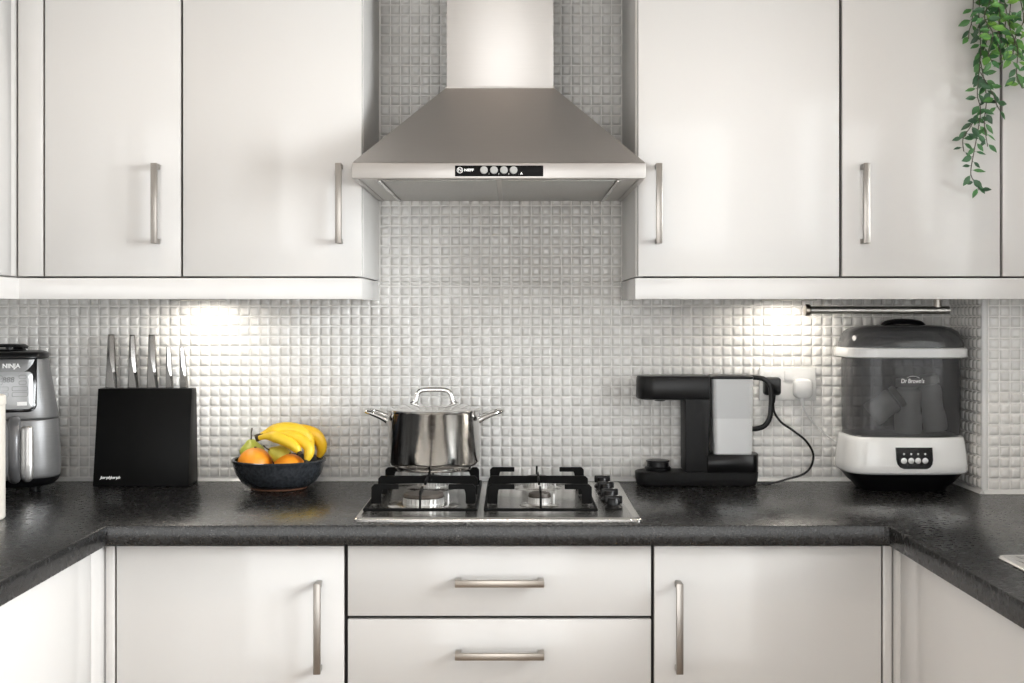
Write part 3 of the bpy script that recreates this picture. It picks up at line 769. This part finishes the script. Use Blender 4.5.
# ------------------------------------------------------------------ coffee machine
t = thing('coffee_machine', 'black pod coffee machine with a frosted water tank, below the socket', 'coffee machine', (X(697, .055), -.055, WT))
cb = WT + .0008; yc = -.056; hd = .043
f = .1
xa, xb = X(636.3, f - .01), X(760.5, f - .01)
def stad(x0, x1, y, hw, rl, rr_, n=10):
    """plan outline with its own rounding at each end"""
    o = []
    for i in range(n + 1):
        a = PI / 2 + PI * i / n * 1.0; o.append((x0 + rl + rl * math.cos(a), y + hw * math.sin(a)))
    for i in range(n + 1):
        a = -PI / 2 + PI * i / n; o.append((x1 - rr_ + rr_ * math.cos(a), y + hw * math.sin(a)))
    return o
def slab(outline, levels):
    """levels: (z, inset)"""
    xs = [p[0] for p in outline]; ys = [p[1] for p in outline]
    cx, cy = (min(xs) + max(xs)) / 2, (min(ys) + max(ys)) / 2; wx, wy = (max(xs) - min(xs)) / 2, (max(ys) - min(ys)) / 2
    m = MB(); m.loft([[(cx + (x - cx) * (wx - k) / wx, cy + (y - cy) * (wy - k) / wy, z) for x, y in outline] for z, k in levels]); return m
slab(stad(xa, xb, yc, hd, .035, .02), ((cb, .006), (cb + .004, .003), (cb + .016, .001), (cb + .030, 0), (cb + .032, .002), (cb + .0325, .005))).build('base', M['blackmatt'], t, 40)
# tank holder, column, arm
slab(stad(X(705, .09), xb, yc, hd, .006, .02), ((cb + .0326, .001), (cb + .034, 0), (.985, 0), (.9868, .0015), (.9868, .004))).build('tank_holder', M['black'], t, 40)
MB().prism([(X(685, .09), cb + .033), (X(708, .09), cb + .033), (X(711.5, .09), 1.172), (X(690, .09), 1.172), (X(686, .09), 1.117), (X(678.5, .09), 1.117), (X(679.5, .09), cb + .033)][0:2] + [(X(711.2, .09), 1.168), (X(684.5, .09), 1.168)], yc - hd + .002, yc + hd - .002, 'y', .003, 3).build('column', M['blackmatt'], t)
slab(stad(X(637.6, .095), X(711.4, .095), yc, hd + .001, .04, .004), ((1.1135, .012), (1.116, .002), (1.119, 0), (1.165, .001), (1.1695, .003), (1.171, .008))).build('brew_head', M['black'], t, 40)
MB().lathe([(0, 1.110), (.012, 1.110), (.016, 1.1134), (0, 1.1134)], (X(660, .06), yc, 0), 20).build('spout', M['black'], t)
m = MB().lathe([(.028, cb + .033), (.0305, cb + .034), (.031, cb + .0395), (.028, cb + .0425), (.026, cb + .0425), (.0255, cb + .052), (.0275, cb + .0535), (.0275, cb + .0565), (.024, cb + .0575), (0, cb + .056)], (X(658, .06), yc, 0), 40)
m.build('drip_tray', M['black'], t)
# water tank
tx0, tx1 = X(712.2, .095), X(754, .095)
def tring(z, k): 
    lo = 1 - k
    return [(x, y, z) for x, y in rrect(tx0 + .006 * lo, tx1 - .003 * lo, yc - .040 + .003 * lo, yc + .040 - .003 * lo, .012, 6)]
zt0, zw, zt1 = .9875, Z(418.5, .09), 1.163
wt = MB().loft([tring(zt0, 0), tring(zw - .002, .5), tring(zw, .52), tring(zt1, 1)]).build('water_tank', M['tank'], t, 50)
MB().loft([[(tx0 + (p[0] - tx0) * 1.003 - .0002, p[1] * 1.004 + .0002, p[2]) for p in tring(z, k)] for z, k in ((zt0 + .003, .02), (zw - .002, .49), (zw, .50))]).build('water_level', M['water'], wt, 50)
slab([(x, y) for x, y, z in tring(0, 1)], ((zt1 + .0003, 0), (zt1 + .002, -.001), (zt1 + .006, -.0005), (zt1 + .0085, .004), (zt1 + .009, .012))).build('tank_lid', M['black'], wt)
m = MB(); hy_ = yc - .012
kp = lambda a, b: (X(a, .07), hy_, Z(b, .07))
m.tube([kp(750, 377.6), kp(758, 377.6), kp(765.5, 380), kp(770.5, 386), kp(771.6, 395), kp(771, 410), kp(769.4, 419), kp(764.5, 426), kp(757, 428.6), kp(752.5, 428.8)], .0042, 10, smooth=4, up=(0, 1, 0), flat=1.5)
m.build('tank_handle', M['black'], wt)

# ------------------------------------------------------------------ socket, plugs, cords
sx0, sx1, sz0, sz1 = X(758.5, .004), X(815.5, .004), Z(400.3, .004), Z(367, .004)
t = thing('power_socket', 'white double power socket on the tiled wall behind the coffee machine', 'socket', ((sx0 + sx1) / 2, 0, sz0))
fpz = MB().box((sx0, -.0048, sz0), (sx1, -.013, sz1), .003, 3).build('face_plate', M['white'], t)
for c in ((sx0 + sx1) / 2 + .001, sx0 + .020):
    MB().box((c - .009, -.0125, Z(380, .013)), (c + .009, -.0165, Z(370.8, .013)), .001).build('switch', M['white'], t)
def plug(name, label, cx, cz, w, mt, cord, cmt, corner, cr_):
    t = thing(name, label, 'plug', (cx, -.014, cz))
    o = rrect(cx - w, cx + w, cz - w * 1.05, cz + w * 1.05, corner, 5)
    m = MB(); m.loft([[(cx + (x - cx) * k, y, cz + (z - cz) * k) for x, z in o] for y, k in ((-.0135, .94), (-.018, 1), (-.030, 1), (-.036, .93), (-.0385, .80))])
    b = m.build('body', mt, t, 40)
    MB().tube([cord[0] + Vector((0, 0, .008)), cord[0], cord[0] - Vector((0, 0, .012))], [.0055, .005, .0035], 10).build('cord_grip', mt, t)
    MB().tube(cord, cr_, 8, smooth=5).build('cord', cmt, t)
    return t
bc = [(773.5, 398, .030), (774, 411, .032), (781, 422, .03), (793, 430.5, .025), (806, 441, .025), (813.2, 454, .028), (811, 466.5, .035), (802.5, 474.5, .045), (789, 478.6, .055), (773, 480, .055), (757, 480.6, .050)]
pts = [P(*q) for q in bc]
for q in pts[-4:]: q.z = max(q.z, WT + .0034)
pts[-2].z = pts[-1].z = WT + .0034
plug('power_plug', 'black plug and curling black cord of the coffee machine, in the left outlet', X(772.5, .03), Z(386.3, .03), .0205, M['black'], pts, M['black'], .008, .0027)
wc = [(801.8, 400, .030), (804, 409, .032), (810.5, 419.5, .03), (823, 432, .03), (832, 439, .035), (838.5, 443, .04)]
plug('power_plug', 'white plug with a thin white cord, in the right outlet', X(803.3, .03), Z(388.7, .03), .0225, M['white'], [P(*q) for q in wc], M['white'], .014, .0021)

# ------------------------------------------------------------------ bottle steriliser
sx, sd = X(904, .21) + .0215, .112
t = thing('bottle_steriliser', 'white and smoked plastic baby bottle steriliser in the right corner', 'steriliser', (sx, -sd, WT))
SY = -sd
def lev(rows, n=4.2): return [sring(sx, SY, a, b, z, n, 80) for z, a, b in rows]
MB().loft(lev(((WT + .0008, .098, .066), (WT + .010, .104, .070), (WT + .022, .118, .080), (WT + .036, .130, .086), (WT + .0405, .134, .088)), 3.4)).build('foot_ring', M['black'], t, 50)
MB().lathe([(0, 0), (.035, 0), (.035, .002), (0, .002)], (X(926, .19), -.185, WT + .0008), 32, 'z').bm.free()
wb = MB().loft(lev(((.9535, .132, .087), (.955, .1365, .0945), (.960, .1395, .098), (.975, .1395, .098), (1.00, .137, .0965), (1.025, .1335, .094), (1.034, .132, .0925), (1.0372, .129, .090)))).build('base_unit', M['whitegloss'], t, 50)
ch = MB().loft([r for r in lev(((1.0376, .1245, .086), (1.06, .1255, .087), (1.12, .1260, .0875), (1.19, .1260, .0875), (1.2150, .1255, .087)))], cap=False).build('chamber', M['smoke'], t, 50)
MB().loft(lev(((1.2152, .134, .090), (1.2165, .138, .096), (1.2185, .1395, .098), (1.2365, .1395, .098), (1.2385, .138, .096), (1.2393, .132, .092)))).build('rim_band', M['white'], t, 40)
lid = MB().loft(lev(((1.2396, .1355, .094), (1.248, .135, .0935), (1.262, .130, .089), (1.275, .124, .081), (1.2835, .111, .070), (1.288, .094, .057), (1.290, .07, .04), (1.2905, .02, .012)), 3.6)).build('lid', mat_glass('smoked_lid', (.55, .55, .56), .12, .62, (.10, .10, .102)), t, 60)
m = MB(); hp = lambda a, b: (X(a, .112), SY, Z(b, .112))
m.tube([hp(881.5, 326.5), hp(886, 323.2), hp(894, 321.8), hp(903, 321.4), hp(912, 321.8), hp(920, 323.2), hp(924.5, 326.5)], [.004, .006, .0065, .0065, .0065, .006, .004], 12, smooth=4, flat=2.2, up=(0, 0, 1))
m.build('lid_handle', M['black'], lid)
yf = SY - .0985
o = [(X(895.8, .21), Z(447.6, .21)), (X(896.3, .21), Z(460, .21)), (X(897.5, .21), Z(464.5, .21)), (X(900, .21), Z(467.5, .21)), (X(903.5, .21), Z(469, .21)), (X(927, .21), Z(469, .21)), (X(930.2, .21), Z(467.5, .21)), (X(932.2, .21), Z(464.5, .21)), (X(933, .21), Z(460, .21)), (X(932.3, .21), Z(447.6, .21))]
cp = MB().prism(o, yf + .006, yf - .0012, 'y', .0004, 1).build('control_panel', M['blackgloss'], t)
for px in (903.8, 911, 917.9, 925):
    MB().lathe([(0, 0), (.0068, 0), (.0066, -.0012), (.004, -.0016), (0, -.0016)], (X(px, .21), yf - .0012, Z(460.8, .21)), 20, 'y').build('button', M['alu'], cp)
    MB().lathe([(0, 0), (.0024, 0), (.002, -.0005), (0, -.0006)], (X(px, .21), yf - .0012, Z(454, .21)), 12, 'y').build('indicator', M['ink'], cp)
yw = SY - .0879
text('logo', 'Dr Brown\'s', .0135, at(X(912.5, .2), yw - .0005, Z(381.2, .2)) @ FACE, M['ink'], ch, .0003, .12, xs=.82)
m = MB(); m.tube([(X(a, .2), yw - .0005, Z(b, .2)) for a, b in ((907, 377.8), (911, 376.4), (916, 376.6), (919.5, 378.2))], .0005, 6, smooth=3)
m.build('logo_arc', M['ink'], ch)
# inside: rack and bottles
MB().box((sx - .118, SY - .070, 1.0385), (sx + .118, SY + .070, 1.0405), .0005).build('rack', M['greyplastic'], t)
def bottle(px, d, z, h, r, tilt, label):
    c = Vector((X(px, d), -d, z)); t = thing('baby_bottle', label, 'bottle', c, 'bottle pieces in the steriliser')
    mm = Matrix.Translation(c) @ tilt
    MB().lathe([(0, 0), (r * .9, 0), (r, .005), (r, h * .3), (r * .82, h * .5), (r, h * .7), (r * .95, h * .82), (r * .7, h * .88), (r * .7, h), (r * .62, h), (r * .62, h * .88), (r * .9, h * .8), (r * .9, .008), (0, .006)], (0, 0, 0), 32, 'z', mm).build('body', M['bottle'], t, 40)
    MB().lathe([(r * .72, h * .9), (r * .9, h * .9), (r * .9, h * 1.05), (r * .5, h * 1.08), (0, h * 1.08)], (0, 0, 0), 32, 'z', mm).build('collar', M['greyplastic'], t)
RX = lambda a, ax: Matrix.Rotation(math.radians(a), 4, ax)
bottle(908, .125, 1.041, .118, .031, RX(0, 'X'), 'milky baby bottle upright in the middle of the steriliser')
bottle(871, .135, 1.082, .075, .030, RX(52, 'Y') @ RX(10, 'X'), 'milky baby bottle leaning at the left inside the steriliser')
bottle(936, .120, 1.0460, .122, .027, RX(-9, 'Y'), 'milky baby bottle at the right inside the steriliser')

# ------------------------------------------------------------------ rail under the right pelmet
rd = .20; rz = Z(310.2, rd)
t = thing('towel_rail', 'brushed steel kitchen roll rail hanging under the right wall cabinet', 'rail', (X(877, rd), -rd, rz))
MB().tube([(X(808, rd), -rd, rz), (X(949, rd), -rd, rz)], .0088, 20).build('bar', M['satin'], t)
MB().lathe([(0, 0), (.0125, 0), (.0135, .002), (.0135, .009), (.011, .012), (0, .012)], (X(805, rd), -rd, rz), 28, 'x').build('end_cap', M['nickel_h'], t)
MB().tube([(X(937.5, rd), -rd, rz + .007), (X(937.5, rd), -rd, UB - .003)], .0085, 18).build('post', M['nickel'], t)
MB().lathe([(0, 0), (.022, 0), (.022, .003), (0, .003)], (X(937.5, rd), -rd, UB - .0034), 24).build('flange', M['nickel'], t)

# ------------------------------------------------------------------ under-cabinet lamps
def strip_lamp(px, lab, d=.105):
    cx = X(px, d); t = thing('cabinet_spotlight', lab, 'lamp', (cx, -d, UB), 'under cabinet lights')
    MB().lathe([(0, UB - .0005), (.052, UB - .0005), (.060, UB - .030), (.0645, 1.3475), (.0625, 1.3462), (.0565, 1.3470), (.0560, 1.3520), (0, 1.3520)], (cx, -d, 0), 40).build('housing', M['glowcase'], t)
    MB().lathe([(0, 1.3516), (.054, 1.3516), (.052, 1.3508), (0, 1.3504)], (cx, -d, 0), 32).build('lens', M['lens'], t)
    L = bpy.data.lights.new('cabinet_lamp', 'AREA'); L.shape = 'DISK'; L.size = .10; L.energy = LAMP; L.color = (1, .93, .84)
    o = bpy.data.objects.new('cabinet_lamp', L); C.objects.link(o); o.location = (cx, -d, 1.3455)
    o.rotation_euler = (0, 0, 0)
LAMP = .30
strip_lamp(198, 'round lamp glowing under the wall cabinets above the knife block')
strip_lamp(789, 'round lamp glowing under the wall cabinets above the power socket')

# ------------------------------------------------------------------ sink corner
sX, sF = X(997, .945), .934
t = thing('sink', 'stainless steel sink with drainer set in the right worktop', 'sink', (1.05, -1.3, WT))
m = MB(); o = rrect(sX, RW - .06, -1.85, -sF, .018, 6)
cxs = (sX + RW - .06) / 2; cys = -(sF + 1.85) / 2
ii = lambda k, z: [(cxs + (x - cxs) * (1 - k / .22), cys + (y - cys) * (1 - k / .46), z) for x, y in o]
m.loft([ii(0, WT + .0012), ii(0, WT + .003), ii(.002, WT + .005), ii(.010, WT + .0055), ii(.016, WT + .0045), ii(.022, WT + .002)])
m.build('drainer', M['steel'], t, 30)
m = MB()
for k in range(9):
    xx = sX + .05 + k * .038; m.tube([(xx, -sF - .05, WT + .0046), (xx, -sF - .36, WT + .0046)], .0035, 8)
m.build('drainer_ridges', M['steel'], t)
m = MB(); bo = rrect(sX + .05, RW - .11, -1.80, -1.36, .05, 6); bx_, by_ = (sX + .05 + RW - .11) / 2, -1.58
m.loft([[(bx_ + (x - bx_) * k, by_ + (y - by_) * k, z) for x, y in bo] for z, k in ((WT + .0055, 1.03), (WT + .004, 1.0), (WT + .0025, .97), (WT + .0022, .3))], cap=True)
m.build('basin', M['steel'], t, 30)
m = MB(); m.tube([(RW - .085, -1.30, WT + .005), (RW - .085, -1.30, WT + .2), (RW - .10, -1.32, WT + .28), (RW - .16, -1.36, WT + .30), (RW - .22, -1.42, WT + .27), (RW - .23, -1.43, WT + .23)], .011, 14, smooth=5)
m.build('tap', M['mirror'], t)

# ------------------------------------------------------------------ trailing ivy
t = thing('trailing_ivy', 'green trailing ivy hanging from the top of the right wall cabinets', 'plant', (X(1000, .3), -.24, UT))
potx = X(1003, .3)
MB().lathe([(0, UT + .0006), (.05, UT + .0006), (.066, UT + .10), (.070, UT + .105), (.064, UT + .105), (.058, UT + .085), (0, UT + .085)], (potx, -.22, 0), 36).build('pot', M['pot'], t)
def vine(pts, d, seed, step=.0105, tones=(.1, .9), big=1.):
    rr = random.Random(seed)
    path = [P(900 + x / 3.105, y / 3.105, d + rr.uniform(-.006, .012)) for x, y in pts]
    if pts[0][1] <= 0:
        p0 = path[0]
        path = [Vector((potx + (p0.x - potx) * .3, -.22, UT + .09)), Vector((p0.x * .6 + potx * .4, -.30, UT + .10)), Vector((p0.x, -d + .004, UT + .02))] + path
    n = len(path); sub = []
    for i in range(n - 1):
        p0, p1, p2, p3 = path[max(i - 1, 0)], path[i], path[i + 1], path[min(i + 2, n - 1)]
        for k in range(10):
            u = k / 10
            sub.append(.5 * ((2 * p1) + (p2 - p0) * u + (2 * p0 - 5 * p1 + 4 * p2 - p3) * u * u + (3 * p1 - p0 - 3 * p2 + p3) * u ** 3))
    sub.append(path[-1])
    st = MB().tube(sub, .0011, 6).build('vine', M['vine'], t)
    V, Fc, T = [], [], []; acc = 0; side = 1
    for a, b in zip(sub, sub[1:]):
        acc += (b - a).length
        if acc < step: continue
        acc = 0; side = -side
        if b.z > UT + .06: continue
        dirv = (b - a).normalized()
        L = rr.uniform(.016, .026) * big; W = L * rr.uniform(.19, .28)
        ax = Vector((side * rr.uniform(.35, 1), rr.uniform(-.55, .2), rr.uniform(-1.1, .15))).normalized()
        nrm = Vector((rr.uniform(-.5, .5), -1, rr.uniform(-.2, .9))).normalized()
        nrm = (nrm - ax * nrm.dot(ax)).normalized(); wv = ax.cross(nrm)
        tone = rr.uniform(*tones)
        s0 = b + ax * .004; base = len(V); rows = ((0, .0), (.15, .55), (.38, 1), (.62, .88), (.84, .42), (1, 0))
        for u, w in rows:
            droop = -nrm * (.22 * L * u * u)
            for q in (-1, 0, 1):
                V.append(s0 + ax * (L * u) + wv * (W * w * q) + droop + (nrm * (-.10 * L * w) if q == 0 else Vector((0, 0, 0)))); T.append(min(1, max(0, tone + (.08 if q else -.05))))
        for r_ in range(len(rows) - 1):
            for q in range(2):
                k = base + r_ * 3 + q; Fc.append((k, k + 1, k + 4, k + 3))
        # leaf stalk
        k = len(V); V += [b - wv * .0005, b + wv * .0005, s0 + wv * .0005, s0 - wv * .0005]; T += [.2] * 4; Fc.append((k, k + 1, k + 2, k + 3))
    for v in V:
        if v.y > -UD - .002 and v.z < UT: v.y = -UD - .002 - abs(v.y + UD) * .1
    me = bpy.data.meshes.new('foliage'); me.from_pydata([tuple(v) for v in V], [], Fc); me.materials.append(M['leaf'])
    at_ = me.attributes.new('tone', 'FLOAT', 'POINT'); at_.data.foreach_set('value', T)
    o = bpy.data.objects.new('foliage', me); C.objects.link(o); finish(o, st, 60)
VN = [([(247, -30), (245, 60), (250, 130), (248, 200), (240, 290), (250, 340), (243, 400), (230, 470), (220, 540), (240, 575), (245, 590)], .385, (.1, .7), .0095),
      ([(228, -30), (224, 60), (215, 95), (213, 120)], .375, (.2, .75), .012),
      ([(250, 225), (270, 260), (290, 295), (300, 325), (312, 345)], .392, (.15, .7), .011),
      ([(300, -30), (310, 50), (303, 120), (312, 165), (318, 195)], .40, (.3, .98), .0095),
      ([(345, -30), (340, 80), (365, 150), (362, 230), (380, 275)], .395, (.3, .9), .011),
      ([(372, -30), (384, 60), (360, 110), (350, 170), (345, 190)], .405, (.4, 1.), .010),
      ([(250, 190), (268, 300), (262, 380), (272, 455)], .378, (.05, .6), .011),
      ([(248, 340), (218, 395), (196, 430), (198, 470)], .380, (.0, .55), .012),
      ([(285, -30), (262, 50), (288, 105), (275, 170), (288, 190)], .41, (.3, .9), .0095),
      ([(262, -30), (275, 70), (268, 130), (250, 170)], .372, (.1, .6), .010),
      ([(400, -30), (395, 80), (402, 180), (400, 240)], .39, (.3, .9), .011),
      ([(322, -30), (330, 40), (326, 95), (335, 150)], .395, (.2, .95), .010),
      ([(288, -30), (296, 30), (310, 90), (300, 150)], .388, (.1, .8), .010)]
for i, (p, d, tn, st) in enumerate(VN): vine(p, d, 40 + i, st * .72, tn, 1.25 if i in (3, 4, 5, 8, 11, 12) else 1.05)

# ------------------------------------------------------------------ ceiling lamps, window daylight, rear fill, sky
def ceiling_lamp(x, y, e, lab):
    t = thing('ceiling_lamp', lab, 'lamp', (x, y, CEIL), 'recessed ceiling lamps')
    MB().lathe([(.034, -.0005), (.045, -.0005), (.044, -.004), (.036, -.005), (.034, -.003)], (x, y, CEIL), 32).build('bezel', M['nickel'], t)
    MB().lathe([(0, -.0008), (.0335, -.0008), (.0335, -.0016), (0, -.0018)], (x, y, CEIL), 24).build('lens', M['lens'], t)
    L = bpy.data.lights.new('ceiling_lamp_light', 'SPOT'); L.energy = e; L.color = (1, .83, .68); L.spot_size = math.radians(140); L.spot_blend = .8; L.shadow_soft_size = .04
    o = bpy.data.objects.new('ceiling_lamp_light', L); C.objects.link(o); o.location = (x, y, CEIL - .006)
for i, (x, y) in enumerate(((-.70, -.95), (-.03, -.95), (.64, -.95), (-.62, -2.6), (.55, -2.6))):  # middle lamp of the front row is added to brighten the hood canopy
    ceiling_lamp(x, y, 10, 'recessed ceiling lamp ' + ('near the left wall cabinets', 'added to light the cooker hood canopy', 'near the right wall cabinets', 'over the left worktop further back', 'over the right worktop further back')[i])
def area(name, loc, rot, sx_, sy_, e, col):
    L = bpy.data.lights.new(name, 'AREA'); L.shape = 'RECTANGLE'; L.size = sx_; L.size_y = sy_; L.energy = e; L.color = col
    o = bpy.data.objects.new(name, L); C.objects.link(o); o.location = loc; o.rotation_euler = rot
    return o
area('sink_window_daylight', (RW + .32, -(WD0 + WD1) / 2, (WZ0 + WZ1) / 2 + .05), (0, math.radians(90), 0), 1.1, 1.25, 140, (.97, .985, 1))
area('rear_fill_light', ((PX0 + PX1) / 2, REAR - .3, 1.2), (math.radians(90), 0, 0), 2.7, 2.4, 50, (1, .965, .935))  # added frontal fill shining in through the rear opening

w = bpy.data.worlds.new('sky'); bpy.context.scene.world = w; w.use_nodes = True
nt = w.node_tree; bg = nt.nodes['Background']
bg.inputs[0].default_value = (.95, .97, 1, 1); bg.inputs[1].default_value = 1.6

# ------------------------------------------------------------------ camera and view
cam = bpy.data.cameras.new('camera'); co = bpy.data.objects.new('camera', cam); C.objects.link(co)
co.location = (0, -D0, CZ); co.rotation_euler = (PI / 2, 0, 0)
cam.sensor_width = 36; cam.lens = 36 * F / 1024; cam.shift_y = -29.5 / 1024; cam.clip_start = .05
sc = bpy.context.scene; sc.camera = co
sc.view_settings.view_transform = 'Standard'; sc.view_settings.look = 'None'
sc.view_settings.exposure = 0.17; sc.view_settings.gamma = 1; sc.view_settings.use_curve_mapping = False
sc.cycles.max_bounces = 10; sc.cycles.diffuse_bounces = 5; sc.cycles.glossy_bounces = 5; sc.cycles.transparent_max_bounces = 12
sc.cycles.caustics_reflective = False; sc.cycles.caustics_refractive = False; sc.cycles.sample_clamp_indirect = 4
